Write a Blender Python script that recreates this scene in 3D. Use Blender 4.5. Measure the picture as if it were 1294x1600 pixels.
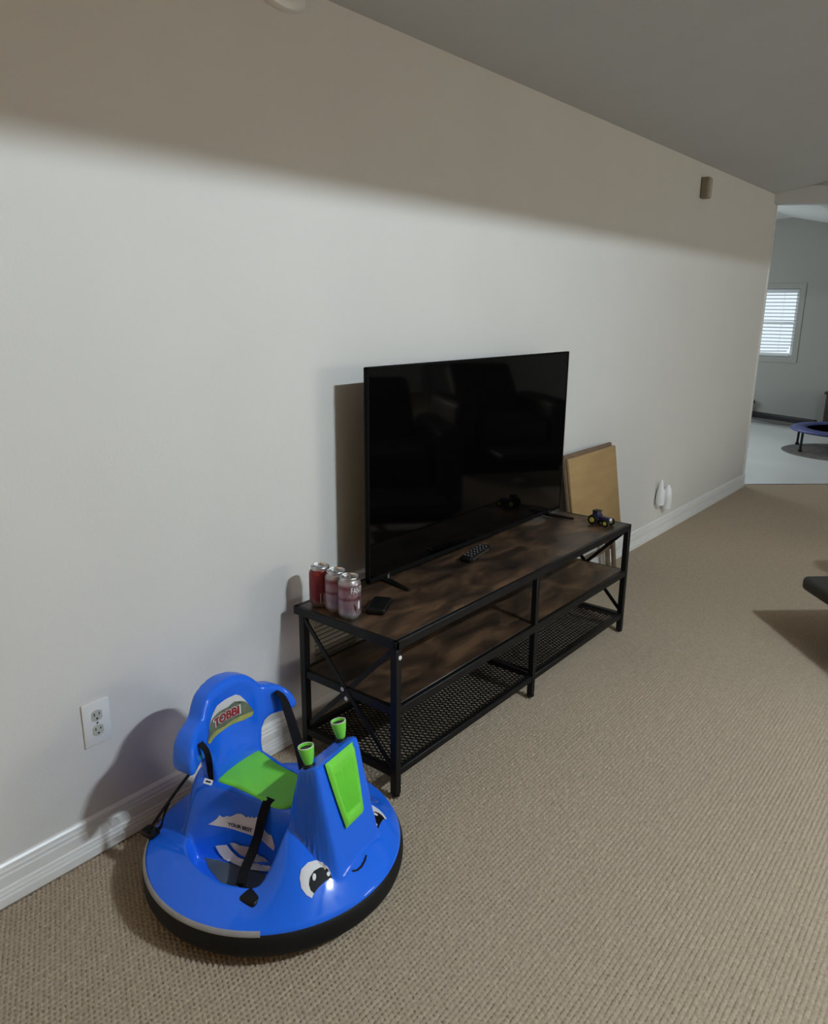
import bpy, bmesh, math, random
import numpy as np
from mathutils import Vector, Matrix
from mathutils.bvhtree import BVHTree

for o in list(bpy.data.objects):
    bpy.data.objects.remove(o, do_unlink=True)
S = bpy.context.scene
COL = S.collection
random.seed(7)
PI = math.pi

# ------------------------------------------------------------------ camera
camd = bpy.data.cameras.new('camera')
camd.sensor_fit = 'VERTICAL'; camd.sensor_height = 36.0
camd.lens = 1184.84 * 36.0 / 1600.0
camd.clip_start = 0.02; camd.clip_end = 200
cam = bpy.data.objects.new('camera', camd); COL.objects.link(cam)
_p, _y, _r = 0.2632, 0.6789, 0.0088            # pitch down, yaw from the wall, roll
fw = Vector((-math.sin(_y)*math.cos(_p), math.cos(_y)*math.cos(_p), -math.sin(_p)))
rt = fw.cross(Vector((0, 0, 1))).normalized(); up = rt.cross(fw)
r2 = rt*math.cos(_r) + up*math.sin(_r); u2 = up*math.cos(_r) - rt*math.sin(_r)
cam.matrix_world = Matrix(((r2.x, u2.x, -fw.x, 1.6359), (r2.y, u2.y, -fw.y, 0.0), (r2.z, u2.z, -fw.z, 1.3233), (0, 0, 0, 1)))
S.camera = cam

# ------------------------------------------------------------------ world, daylight, exposure
S.view_settings.view_transform = 'Standard'; S.view_settings.look = 'None'
S.view_settings.exposure = 0.0; S.view_settings.gamma = 1.0
S.view_settings.use_curve_mapping = False
W = bpy.data.worlds.new('daylight_sky'); S.world = W; W.use_nodes = True
bg = W.node_tree.nodes['Background']
bg.inputs[0].default_value = (0.80, 0.92, 1.0, 1); bg.inputs[1].default_value = 1.15

BULB = 5450.0          # radiance of each bulb of the ceiling fan
BULB_COL = (0.78, 0.90, 1.0)

def area(name, loc, rot, sx, sy, power, col):
    l = bpy.data.lights.new(name, 'AREA'); l.shape = 'RECTANGLE'; l.size = sx; l.size_y = sy
    l.energy = power; l.color = col
    o = bpy.data.objects.new(name, l); COL.objects.link(o); o.location = loc; o.rotation_euler = rot
    return o
# fill daylight added at unseen side windows of both rooms
area('window_daylight', (-2.55, 7.95, 1.35), (0, -PI/2, 0), 1.2, 1.6, 37, (0.88, 0.96, 1.0))
area('window_daylight', (6.30, 5.2, 1.35), (0, PI/2, 0), 1.2, 1.7, 58, (1.0, 0.95, 0.86))
# warm fill light added behind the camera
area('kitchen_light', (1.2, -2.75, 1.9), (-PI/2, 0, 0), 1.6, 0.5, 21, (1.0, 0.62, 0.22))

# ------------------------------------------------------------------ helpers
class MB:
    def __init__(s): s.v = []; s.f = []; s.m = []
    def add(s, vs, fs, mi=0):
        n = len(s.v); s.v += [tuple(v) for v in vs]
        s.f += [tuple(i+n for i in f) for f in fs]; s.m += [mi]*len(fs)
        return s
    def box(s, x0, x1, y0, y1, z0, z1, mi=0):
        v = [(x0,y0,z0),(x1,y0,z0),(x1,y1,z0),(x0,y1,z0),(x0,y0,z1),(x1,y0,z1),(x1,y1,z1),(x0,y1,z1)]
        return s.add(v, [(3,2,1,0),(4,5,6,7),(0,1,5,4),(1,2,6,5),(2,3,7,6),(3,0,4,7)], mi)
    def bar(s, a, b, w, h, upv=(0,0,1), mi=0):
        a = Vector(a); b = Vector(b); d = (b-a).normalized(); u = Vector(upv)
        if abs(d.dot(u)) > .99: u = Vector((1,0,0))
        r = d.cross(u).normalized(); u = r.cross(d)
        v = []
        for p in (a, b):
            for i, j in ((-1,-1),(1,-1),(1,1),(-1,1)): v.append(p + r*(i*w/2) + u*(j*h/2))
        return s.add(v, [(0,1,2,3),(7,6,5,4),(4,5,1,0),(5,6,2,1),(6,7,3,2),(7,4,0,3)], mi)
    def tube(s, pts, rad, n=8, mi=0, caps=True, closed=False):
        pts = [Vector(p) for p in pts]; m = len(pts)
        rads = rad if isinstance(rad, (list, tuple)) else [rad]*m
        vs = []; prev = None
        for i, p in enumerate(pts):
            if closed: t = (pts[(i+1) % m]-pts[i-1]).normalized()
            else: t = (pts[min(i+1, m-1)]-pts[max(i-1, 0)]).normalized()
            if prev is None:
                prev = Vector((0,0,1)) if abs(t.z) < .9 else Vector((1,0,0))
            a = (prev - t*prev.dot(t)).normalized(); prev = a; b = t.cross(a)
            for k in range(n):
                c = 2*PI*k/n; vs.append(p + a*(rads[i]*math.cos(c)) + b*(rads[i]*math.sin(c)))
        fs = []
        for i in range(m if closed else m-1):
            for k in range(n):
                j = (i+1) % m
                fs.append((i*n+k, i*n+(k+1) % n, j*n+(k+1) % n, j*n+k))
        if caps and not closed:
            fs.append(tuple(range(n-1, -1, -1))); fs.append(tuple((m-1)*n+k for k in range(n)))
        return s.add(vs, fs, mi)
    def lathe(s, prof, n=32, mi=0, c=(0,0,0), axis='z'):
        vs = []; fs = []; m = len(prof)
        for r, z in prof:
            for k in range(n):
                a = 2*PI*k/n; x, y = r*math.cos(a), r*math.sin(a)
                v = (x, y, z) if axis == 'z' else ((z, x, y) if axis == 'x' else (y, z, x))
                vs.append((v[0]+c[0], v[1]+c[1], v[2]+c[2]))
        for i in range(m-1):
            for k in range(n): fs.append((i*n+k, i*n+(k+1) % n, (i+1)*n+(k+1) % n, (i+1)*n+k))
        if prof[0][0] > 1e-6: fs.append(tuple(range(n-1, -1, -1)))
        if prof[-1][0] > 1e-6: fs.append(tuple((m-1)*n+k for k in range(n)))
        return s.add(vs, fs, mi)
    def prism(s, prof, a, b, axis='y', mi=0):
        # closed 2-d profile extruded along an axis from a to b
        n = len(prof); vs = []
        for t in (a, b):
            for p, q in prof:
                vs.append({'y': (p, t, q), 'x': (t, p, q), 'z': (p, q, t)}[axis])
        fs = [(i, (i+1) % n, n+(i+1) % n, n+i) for i in range(n)]
        fs += [tuple(range(n-1, -1, -1)), tuple(range(n, 2*n))]
        return s.add(vs, fs, mi)
    def mesh(s, name):
        me = bpy.data.meshes.new(name); me.from_pydata(s.v, [], s.f)
        if any(s.m): me.polygons.foreach_set('material_index', s.m)
        bm = bmesh.new(); bm.from_mesh(me); bmesh.ops.recalc_face_normals(bm, faces=bm.faces)
        bm.to_mesh(me); bm.free(); me.update(); return me
    def build(s, name, mats, parent=None, smooth=False, bevel=0, seg=2, angle=40):
        me = s.mesh(name)
        if bevel:
            bm = bmesh.new(); bm.from_mesh(me)
            bmesh.ops.bevel(bm, geom=[e for e in bm.edges if e.calc_face_angle(0) > .5], offset=bevel, segments=seg, profile=.5, affect='EDGES')
            bm.to_mesh(me); bm.free()
        return link(name, me, mats, parent, smooth or bool(bevel), angle)

def link(name, me, mats, parent=None, smooth=False, angle=40):
    for m in (mats if isinstance(mats, (list, tuple)) else [mats]): me.materials.append(m)
    if smooth:
        me.polygons.foreach_set('use_smooth', [True]*len(me.polygons))
        if angle < 179:
            try: me.set_sharp_from_angle(angle=math.radians(angle))
            except Exception: pass
    o = bpy.data.objects.new(name, me); COL.objects.link(o)
    if parent: o.parent = parent
    return o
def tag(o, label=None, cat=None, group=None, kind=None):
    if label: o['label'] = label
    if cat: o['category'] = cat
    if group: o['group'] = group
    if kind: o['kind'] = kind
    return o
def thing(name, loc, label, cat, rz=0, group=None):
    o = bpy.data.objects.new(name, None); COL.objects.link(o); o.location = loc
    o.rotation_euler = (0, 0, rz); o.empty_display_size = .1
    return tag(o, label, cat, group)
def struct(name, mb, mats, parent=None, **k):
    o = mb.build(name, mats, parent, **k); o['kind'] = 'structure'; return o
def copy_tree(o, parent=None):
    c = o.copy(); COL.objects.link(c); c.parent = parent
    for ch in o.children: copy_tree(ch, c)
    return c
def spline(pts, n=8):
    P = [Vector(p) for p in pts]; P = [P[0]*2-P[1]] + P + [P[-1]*2-P[-2]]; out = []
    for i in range(1, len(P)-2):
        a, b, c, d = P[i-1:i+3]
        for k in range(n):
            t = k/n
            out.append(((b*2)+(c-a)*t+(a*2-b*5+c*4-d)*t*t+(b*3-a-c*3+d)*t**3)*.5)
    out.append(P[-2]); return out

# ------------------------------------------------------------------ materials (all procedural)
def mat(name, col, rough=.5, metal=0, spec=.5, noise=0, nscale=20, bump=0, bscale=200, col2=None, coat=0, stretch=None, trans=0, bdist=.002):
    m = bpy.data.materials.new(name); m.use_nodes = True; nt = m.node_tree; b = nt.nodes['Principled BSDF']
    b.inputs['Base Color'].default_value = (*col, 1); b.inputs['Roughness'].default_value = rough
    b.inputs['Metallic'].default_value = metal; b.inputs['Specular IOR Level'].default_value = spec
    if coat: b.inputs['Coat Weight'].default_value = coat; b.inputs['Coat Roughness'].default_value = .06
    if trans: b.inputs['Transmission Weight'].default_value = trans
    tc = nt.nodes.new('ShaderNodeTexCoord'); mp = nt.nodes.new('ShaderNodeMapping')
    nt.links.new(tc.outputs['Object'], mp.inputs['Vector'])
    if stretch: mp.inputs['Scale'].default_value = stretch
    if noise or col2:
        n = nt.nodes.new('ShaderNodeTexNoise'); n.inputs['Scale'].default_value = nscale; n.inputs['Detail'].default_value = 5
        nt.links.new(mp.outputs[0], n.inputs['Vector'])
        r = nt.nodes.new('ShaderNodeValToRGB')
        c2 = col2 or tuple(c*(1-noise) for c in col)
        r.color_ramp.elements[0].position = .33; r.color_ramp.elements[1].position = .67
        r.color_ramp.elements[0].color = (*c2, 1); r.color_ramp.elements[1].color = (*col, 1)
        nt.links.new(n.outputs['Fac'], r.inputs[0]); nt.links.new(r.outputs[0], b.inputs['Base Color'])
    if bump:
        n2 = nt.nodes.new('ShaderNodeTexNoise'); n2.inputs['Scale'].default_value = bscale; n2.inputs['Detail'].default_value = 3
        nt.links.new(tc.outputs['Object'], n2.inputs['Vector'])
        bp = nt.nodes.new('ShaderNodeBump'); bp.inputs['Strength'].default_value = bump; bp.inputs['Distance'].default_value = bdist
        nt.links.new(n2.outputs['Fac'], bp.inputs['Height']); nt.links.new(bp.outputs[0], b.inputs['Normal'])
    return m
def emit(name, col, s):
    m = bpy.data.materials.new(name); m.use_nodes = True; nt = m.node_tree
    nt.nodes.remove(nt.nodes['Principled BSDF']); e = nt.nodes.new('ShaderNodeEmission')
    e.inputs[0].default_value = (*col, 1); e.inputs[1].default_value = s
    nt.links.new(e.outputs[0], nt.nodes['Material Output'].inputs[0]); return m

M = {}
M['wall'] = mat('wall_paint', (.70, .685, .645), .55, spec=.35, noise=.03, nscale=3, bump=.35, bscale=140, bdist=.0012)
M['wall_tan'] = mat('tan_wall_paint', (.47, .35, .20), .6, spec=.3, noise=.04, nscale=3, bump=.3, bscale=140)
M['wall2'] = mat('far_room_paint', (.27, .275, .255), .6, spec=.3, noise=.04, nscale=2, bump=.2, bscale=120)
M['ceil'] = mat('ceiling_paint', (.54, .56, .57), .8, spec=.2, noise=.03, nscale=4, bump=.3, bscale=90)
M['trim'] = mat('white_trim_gloss', (.80, .79, .76), .32, spec=.5, noise=.03, nscale=9)
M['carpet'] = mat('berber_carpet', (.465, .375, .272), .95, spec=.1, col2=(.37, .295, .210), nscale=110, bump=.4, bscale=700, bdist=.002)
M['vinyl'] = mat('pale_vinyl_floor', (.80, .82, .80), .28, spec=.5, noise=.10, nscale=1.3)
M['black_metal'] = mat('black_powder_coat', (.006, .006, .0065), .45, spec=.28, noise=.2, nscale=40)
M['black_plastic'] = mat('black_plastic', (.005, .005, .0055), .42, spec=.25)
M['rubber'] = mat('black_rubber', (.007, .007, .0075), .6, spec=.25, bump=.15, bscale=300)
M['strap'] = mat('black_webbing', (.008, .008, .010), .85, spec=.15, bump=.5, bscale=900, bdist=.0008)
M['blue'] = mat('glossy_blue_plastic', (.014, .150, .86), .06, spec=.45, noise=.04, nscale=5)
M['green'] = mat('lime_green_plastic', (.20, .74, .065), .35, spec=.4, noise=.07, nscale=8)
M['white'] = mat('white_plastic', (.78, .78, .75), .35, spec=.5)
M['offwhite'] = mat('ivory_plastic', (.50, .50, .43), .35, spec=.5)
M['dark'] = mat('dark_recess', (.02, .02, .018), .7)
M['sticker_white'] = mat('white_vinyl_print', (.68, .68, .68), .4, noise=.05, nscale=60)
M['sticker_black'] = mat('black_vinyl_print', (.004, .004, .005), .5, spec=.12)
M['sticker_grey'] = mat('slate_grey_vinyl', (.085, .11, .13), .4, noise=.25, nscale=14)
M['sticker_beige'] = mat('beige_vinyl_print', (.36, .34, .24), .4, col2=(.48, .46, .44), nscale=45)
M['hills'] = mat('olive_hills_print', (.16, .19, .11), .4, col2=(.09, .11, .09), nscale=50)
M['field'] = mat('yellow_green_field_print', (.40, .40, .09), .4, col2=(.25, .30, .10), nscale=45)
M['red_print'] = mat('dark_red_print', (.27, .018, .022), .4)
M['lightstrip'] = mat('frosted_light_strip', (.34, .34, .34), .45, noise=.2, nscale=30)
M['cardboard'] = mat('kraft_cardboard', (.40, .27, .125), .85, spec=.15, noise=.12, nscale=9, bump=.2, bscale=60)
M['cardboard_edge'] = mat('cardboard_edge', (.30, .22, .14), .9, spec=.1, noise=.3, nscale=120)
M['leather'] = mat('dark_brown_leather', (.022, .018, .015), .45, spec=.4, noise=.3, nscale=14, bump=.3, bscale=160)
M['alu'] = mat('brushed_aluminium', (.62, .62, .63), .28, metal=1, noise=.1, nscale=60)
M['yellow'] = mat('yellow_plastic', (.55, .47, .10), .4)
M['navy'] = mat('navy_plastic', (.03, .025, .07), .35)
M['grey_btn'] = mat('grey_rubber_buttons', (.11, .11, .11), .6)
M['tramp_blue'] = mat('blue_vinyl_pad', (.05, .065, .22), .5, noise=.25, nscale=6)
M['tramp_mat'] = mat('woven_jump_mat', (.025, .028, .05), .7)
M['floormat'] = mat('brown_floor_mat', (.17, .155, .14), .9, noise=.4, nscale=12)
M['slat'] = mat('blind_slat', (.50, .55, .58), .5)
M['beige_box'] = mat('aged_beige_plastic', (.30, .27, .20), .6, noise=.1, nscale=30)
M['tan'] = mat('pale_tan_plastic', (.42, .40, .33), .6)

def wood():
    m = bpy.data.materials.new('rustic_brown_wood'); m.use_nodes = True; nt = m.node_tree; b = nt.nodes['Principled BSDF']
    tc = nt.nodes.new('ShaderNodeTexCoord'); mp = nt.nodes.new('ShaderNodeMapping'); mp.inputs['Scale'].default_value = (9, 3.6, 9)
    nt.links.new(tc.outputs['Object'], mp.inputs[0])
    n = nt.nodes.new('ShaderNodeTexNoise'); n.inputs['Scale'].default_value = 1.6; n.inputs['Detail'].default_value = 7; n.inputs['Distortion'].default_value = .6
    nt.links.new(mp.outputs[0], n.inputs[0])
    r = nt.nodes.new('ShaderNodeValToRGB'); e = r.color_ramp.elements
    e[0].position = .32; e[0].color = (.014, .010, .008, 1); e[1].position = .70; e[1].color = (.165, .090, .046, 1)
    k = e.new(.5); k.color = (.058, .034, .020, 1)
    nt.links.new(n.outputs['Fac'], r.inputs[0]); nt.links.new(r.outputs[0], b.inputs['Base Color'])
    mp2 = nt.nodes.new('ShaderNodeMapping'); mp2.inputs['Scale'].default_value = (160, 4, 160); nt.links.new(tc.outputs['Object'], mp2.inputs[0])
    n2 = nt.nodes.new('ShaderNodeTexNoise'); n2.inputs['Scale'].default_value = 1; nt.links.new(mp2.outputs[0], n2.inputs[0])
    bp = nt.nodes.new('ShaderNodeBump'); bp.inputs['Strength'].default_value = .2; bp.inputs['Distance'].default_value = .001
    nt.links.new(n2.outputs['Fac'], bp.inputs['Height']); nt.links.new(bp.outputs[0], b.inputs['Normal'])
    b.inputs['Roughness'].default_value = .38; b.inputs['Specular IOR Level'].default_value = .5
    return m
M['wood'] = wood()

def glass(name, tint=(1, 1, 1), refl=.06):
    m = bpy.data.materials.new(name); m.use_nodes = True; nt = m.node_tree; nt.nodes.remove(nt.nodes['Principled BSDF'])
    t = nt.nodes.new('ShaderNodeBsdfTransparent'); t.inputs[0].default_value = (*tint, 1)
    g = nt.nodes.new('ShaderNodeBsdfGlossy'); g.inputs['Roughness'].default_value = .02
    x = nt.nodes.new('ShaderNodeMixShader'); x.inputs[0].default_value = refl
    nt.links.new(t.outputs[0], x.inputs[1]); nt.links.new(g.outputs[0], x.inputs[2]); nt.links.new(x.outputs[0], nt.nodes['Material Output'].inputs[0])
    return m
M['glass'] = glass('window_glass')

# ------------------------------------------------------------------ the room
CE = 2.112; SL = .25                       # ceiling height at the wall, slope of the vault
YW = 6.10                                  # where the long wall ends
def ceil_z(x): return CE + SL*min(x, 6.4-x)
struct('floor', MB().box(-.2, 6.6, -3.2, 13.2, -.20, -.016), M['carpet'])
mb = MB().box(-.14, 0, -3.1, YW, -.01, CE+.02); struct('wall_left', mb, M['wall'])
mb = MB()
mb.add([(-.1,-3.1,CE-.1*SL),(3.2,-3.1,ceil_z(3.2)),(6.6,-3.1,CE-.2*SL),(6.6,10.2,CE-.2*SL),(3.2,8.1,ceil_z(3.2)),(0,6.10,CE),(-.1,6.1,CE-.1*SL)],
       [(0,1,4,5,6),(1,2,3,4)])
mb.add([(x,y,z+.12) for x,y,z in mb.v[:7]], [(0,6,5,4,1),(1,4,3,2)])
struct('ceiling', mb, M['ceil'])
HX, HY = .869, .494                        # direction of the slanted header over the opening
def hdr(t, off=0): return (0+HX*t-HY*off, 6.03+HY*t+HX*off)
mb = MB(); v = []
for off in (0, .10):
    for t, z in ((-.02, 2.052), (7.5, 2.052), (7.5, CE+.3), (3.68, ceil_z(3.2)+.03), (-.02, CE+.01)):
        x, y = hdr(t, off); v.append((x, y, z))
mb.add(v, [(0,1,2,3,4), (9,8,7,6,5), (0,5,6,1), (1,6,7,2), (2,7,8,3), (3,8,9,4), (4,9,5,0)])
struct('wall_header', mb, M['ceil'])
# opposite wall with an added window opening, wall behind the photographer
def wall_x(x0, x1, ya, yb, za, zb, opens):
    m = MB(); ys = ya
    for a, b, c, d in sorted(opens):
        m.box(x0, x1, ys, a, za, zb); m.box(x0, x1, a, b, za, c); m.box(x0, x1, a, b, d, zb); ys = b
    m.box(x0, x1, ys, yb, za, zb); return m
struct('wall_right', wall_x(6.4, 6.54, -3.1, 6.6, -.01, 2.9, [(4.35, 6.05, .75, 1.95)]), M['wall_tan'])
struct('wall_right_far', MB().box(6.4, 6.54, 6.6, 12.9, -.01, 2.9), M['wall'])
struct('wall_back', MB().box(-.14, 6.54, -3.1, -2.96, -.01, 3.0), M['wall_tan'])
# exposed beam across the vault
struct('trim_2', MB().box(1.96, 2.10, -2.96, 7.0, 2.287, 2.70), M['ceil'])
# baseboard: moulded profile
prof = [(0,-.004),(.0175,-.004),(.017,.016),(.0125,.019),(.0155,.021),(.015,.026),(.0105,.029),(.014,.031),(.013,.037),(.0095,.040),
        (.0115,.042),(.0115,.067),(.0075,.070),(.0105,.072),(.0105,.079),(.0065,.082),(.0095,.084),(.0085,.092),(.0045,.097),(0,.099)]
struct('baseboard_left', MB().prism(prof, -2.96, YW+.012), M['trim'], smooth=True, angle=20)
struct('baseboard_end', MB().prism([(-q, r) for q, r in prof] if False else [(YW+q, r) for q, r in prof], -.14, .016, axis='x'), M['trim'])
# corner bead of the wall end
struct('trim_1', MB().box(-.145, .007, YW-.012, YW+.010, .097, 2.05), M['trim'], bevel=.003)

# carpet loops: real relief close to the camera
def carpet():
    P = .0112; p = P/3; x0, x1, ya, yb = .0175, 2.45, .25, 3.45
    nx = int((x1-x0)/p); ny = int((yb-ya)/p)
    rng = np.random.default_rng(3)
    I, J = np.meshgrid(np.arange(nx+1), np.arange(ny+1), indexing='ij')
    X = x0+I*p; Y = ya+J*p
    row = I//3; off = np.where(row % 2 == 0, 0, 1.5)
    a = (.5-.5*np.cos(2*PI*((I % 3)+.5)/3)); b = .5+.5*np.cos(2*PI*(J+off)/3)
    a = np.where(I % 3 == 1, 1.0, .28)
    loop = np.floor((J+off)/3).astype(int)
    hv = rng.normal(0, .10, (nx+2, ny+3)); tone = hv[row, np.clip(loop, 0, ny+2)]
    amp = .0105*np.clip((yb-Y)/1.3, .06, 1)
    Z = amp*(a*b**.8*(1+tone)-1) - .0012 + rng.normal(0, .0003, X.shape)
    X = X+rng.normal(0, .0004, X.shape); Y = Y+rng.normal(0, .0004, X.shape)
    X[0, :] = x0
    vs = np.stack([X, Y, Z], -1).reshape(-1, 3)
    a = (I[:-1, :-1]*(ny+1)+J[:-1, :-1]).ravel()
    q = np.stack([a, a+ny+1, a+ny+2, a+1], 1)
    me = bpy.data.meshes.new('carpet_loops')
    me.vertices.add(len(vs)); me.vertices.foreach_set('co', vs.ravel())
    me.loops.add(q.size); me.loops.foreach_set('vertex_index', q.ravel())
    me.polygons.add(len(q)); me.polygons.foreach_set('loop_start', np.arange(0, q.size, 4)); me.polygons.foreach_set('loop_total', np.full(len(q), 4))
    me.update(calc_edges=True); me.validate()
    o = link('carpet_loops', me, M['carpet'], None, True, 180)
    tag(o, 'brown-grey looped berber carpet covering the near floor', 'carpet', kind='stuff')
carpet()
struct('floor_carpet', MB().add([(.0,3.44,-.0022),(2.5,3.44,-.0022),(2.5,8.45,-.0022),(0.0,6.19,-.0022)], [(0,1,2,3)])
       .add([(2.45,-2.96,-.0012),(6.4,-2.96,-.0012),(6.4,11.6,-.0012),(2.45,8.45,-.0012)], [(0,1,2,3)])
       .add([(0,-2.96,-.0012),(2.5,-2.96,-.0012),(2.5,.25,-.0012),(0,.25,-.0012)], [(0,1,2,3)]), M['carpet'])

# ------------------------------------------------------------------ far room
FY = 9.80
struct('floor_far', MB().add([(-2.6,YW-.0,.001),(0.0,6.19,.001),(2.5,8.45,.001),(6.4,11.6,.001),(6.4,12.9,.001),(-2.6,12.9,.001)], [(0,1,2,3,4,5)]), M['vinyl'])
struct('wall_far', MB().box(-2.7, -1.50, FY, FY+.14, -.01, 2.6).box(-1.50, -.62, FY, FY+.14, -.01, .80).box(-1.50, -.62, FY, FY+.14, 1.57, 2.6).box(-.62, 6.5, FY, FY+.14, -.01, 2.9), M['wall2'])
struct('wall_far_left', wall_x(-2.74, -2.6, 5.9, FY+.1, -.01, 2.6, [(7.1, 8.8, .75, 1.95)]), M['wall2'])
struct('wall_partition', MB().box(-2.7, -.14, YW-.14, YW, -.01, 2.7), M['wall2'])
mb = MB(); RZ = 2.345
mb.add([(-2.74,YW-.1,RZ-.1),(-.79,YW-.1,RZ),(-.79,FY+.1,RZ),(-2.74,FY+.1,RZ-.1)], [(0,1,2,3)])
mb.add([(-.79,YW-.1,RZ),(.02,YW-.1,RZ-.18),(6.6,9.82,RZ-.18),(6.6,FY+.1,RZ-.18),(.02,FY+.1,RZ-.18),(-.79,FY+.1,RZ)], [(0,1,4,5),(1,2,3,4)])
mb.add([(x,y,z+.12) for x,y,z in mb.v], [(0,1,2,3),(4,5,8,9),(5,6,7,8)])
struct('ceiling_far', mb, mat('white_far_ceiling', (.58, .59, .58), .8, spec=.2, noise=.03, nscale=4))
# window with casing and blind
win = struct('window_1', MB().box(-1.56, -.56, FY-.008, FY-.001, 1.57, 1.63).box(-1.56, -.56, FY-.008, FY-.001, .735, .80)
       .box(-1.56, -1.50, FY-.008, FY-.001, .80, 1.57).box(-.62, -.56, FY-.008, FY-.001, .80, 1.57), M['wall2'])
MB().box(-1.50, -1.46, FY+.06, FY+.10, .80, 1.57).box(-.66, -.62, FY+.06, FY+.10, .80, 1.57).box(-1.46, -.66, FY+.06, FY+.10, .80, .84).box(-1.46, -.66, FY+.06, FY+.10, 1.53, 1.57).box(-1.46, -.66, FY+.065, FY+.09, 1.17, 1.20).build('sash_frame', M['white'], win)
MB().box(-1.46, -.66, FY+.074, FY+.078, .84, 1.17).build('pane', M['glass'], win)
MB().box(-1.46, -.66, FY+.074, FY+.078, 1.20, 1.53).build('pane', M['glass'], win)
bl = thing('window_blind', (-1.06, FY+.03, 0.80), 'white horizontal slat blind hanging in the far window', 'blind')
MB().box(-.435, .435, -.022, .022, .725, .766).build('headrail', M['slat'], bl, bevel=.003)
sl = MB().bar((-.432, 0, 0), (.432, 0, 0), .034, .0022, upv=(0, -.30, 1)).mesh('slat')
sl.materials.append(M['slat'])
for k in range(17):
    o = bpy.data.objects.new('slat', sl); COL.objects.link(o); o.parent = bl
    z = .700-k*.0405; o.location = (0, 0, z)
    if k > 13: o.rotation_euler = (0, -.012*(k-13), 0); o.location = (-.02*(k-13), 0, z)
for x in (-.28, .28):
    MB().tube([(x, -.018, .02), (x, -.018, .73)], .0016, 6).build('ladder_cord', M['white'], bl)
MB().box(-.435, .40, -.014, .014, .010, .024).build('bottom_rail', M['slat'], bl)
for n, (xa, sg, a, b) in enumerate(((6.4, -1, 4.35, 6.05), (-2.6, 1, 7.1, 8.8))):  # unseen side windows, added to go with the fill daylight
    x1_, x2_ = sorted((xa+sg*.001, xa+sg*.015)); cz_ = MB()
    for q in ((a-.08, b+.08, 1.95, 2.03), (a-.08, b+.08, .67, .75), (a-.08, a, .75, 1.95), (b, b+.08, .75, 1.95)): cz_.box(x1_, x2_, *q)
    w = struct('window_%d' % (n+2), cz_, M['trim'])
    x1_, x2_ = sorted((xa-sg*.06, xa-sg*.065)); MB().box(x1_, x2_, a, b, .75, 1.95).build('pane', M['glass'], w)

# low black rail on feet along the far wall
rl = thing('metal_rail', (-.6, 9.55, 0), 'low black metal rail on feet standing along the far wall', 'rail')
MB().bar((-.56, .27, .115), (.415, -.165, .115), .05, .065).build('beam', M['black_metal'], rl, bevel=.004)
MB().tube([(-.40, .20, .13), (-.40, .20, .235)], .022, 10).build('post', M['black_metal'], rl)
MB().lathe([(0,.235),(.03,.238),(.04,.255),(.034,.28),(0,.288)], 12, c=(-.385, .195, 0)).build('knob', M['black_plastic'], rl, smooth=True)
for x, y in ((.36, -.14), (-.50, .24)):
    MB().add([(x-.05,y-.02,.10),(x+.05,y-.02,.10),(x+.02,y-.02,0),(x-.02,y-.02,0),(x-.05,y+.02,.10),(x+.05,y+.02,.10),(x+.02,y+.02,0),(x-.02,y+.02,0)],
       [(0,1,2,3),(7,6,5,4),(0,4,5,1),(1,5,6,2),(2,6,7,3),(3,7,4,0)]).build('foot', M['black_metal'], rl)
# dark cabinet at the right edge of the far wall
kb = thing('low_cabinet', (.30, 9.59, 0), 'low dark brown cabinet against the far wall at the right edge', 'cabinet')
M['dark_wood'] = mat('dark_brown_wood', (.030, .018, .014), .5, spec=.35, noise=.3, nscale=8, stretch=(1, 1, 6))
MB().box(-.42, .42, -.19, .19, .05, .44).build('carcass', M['dark_wood'], kb, bevel=.004)
MB().box(-.44, .44, -.205, .20, .44, .465).build('top', M['dark_wood'], kb, bevel=.004)
for x in (-.21, .21):
    d_ = MB().box(x-.20, x+.20, -.203, -.191, .07, .43).build('door', M['dark_wood'], kb, bevel=.003)
    MB().lathe([(.008,-.204),(.012,-.216),(.009,-.224),(0,-.226)], 12, c=(x*.2, 0, .26), axis='y').build('knob', M['alu'], d_, smooth=True)
for x in (-.38, .38):
    for y in (-.15, .15): MB().box(x-.02, x+.02, y-.02, y+.02, .002, .05).build('foot', M['dark_wood'], kb)
# mini trampoline
tr = thing('mini_trampoline', (.30, 8.32, 0), 'small round blue trampoline on short legs in the far room', 'trampoline')
R = .46
ring = [(R*math.cos(2*PI*k/40), R*math.sin(2*PI*k/40), .205) for k in range(40)]
MB().tube(ring, .014, 8, closed=True).build('frame', M['black_metal'], tr, smooth=True, angle=180)
MB().lathe([(R+.025,.198),(R+.03,.212),(R+.01,.228),(R-.06,.230),(R-.11,.222),(R-.115,.214)], 40).build('pad', M['tramp_blue'], tr, smooth=True, angle=180)
MB().lathe([(0,.208),(.2,.209),(R-.10,.214)], 40).build('jump_mat', M['tramp_mat'], tr, smooth=True)
for k in range(6):
    a = 2*PI*k/6+2.9; x, y = (R-.01)*math.cos(a), (R-.01)*math.sin(a)
    lg = MB().tube([(x, y, .20), (x*1.01, y*1.01, .02)], .012, 8).build('leg', M['black_metal'], tr)
    MB().tube([(x*1.01, y*1.01, .028), (x*1.01, y*1.01, .003)], .019, 8).build('foot_cap', M['rubber'], lg)
o = MB().lathe([(0,.006),(.50,.006),(.52,.003),(.525,.001)], 40).build('floor_mat', M['floormat'], None); o.location = (.30, 8.22, .001)  # dark disc carries the trampoline's shade along with a brown mat
tag(o, 'dark brown round mat on the pale floor under the trampoline', 'mat')

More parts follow.
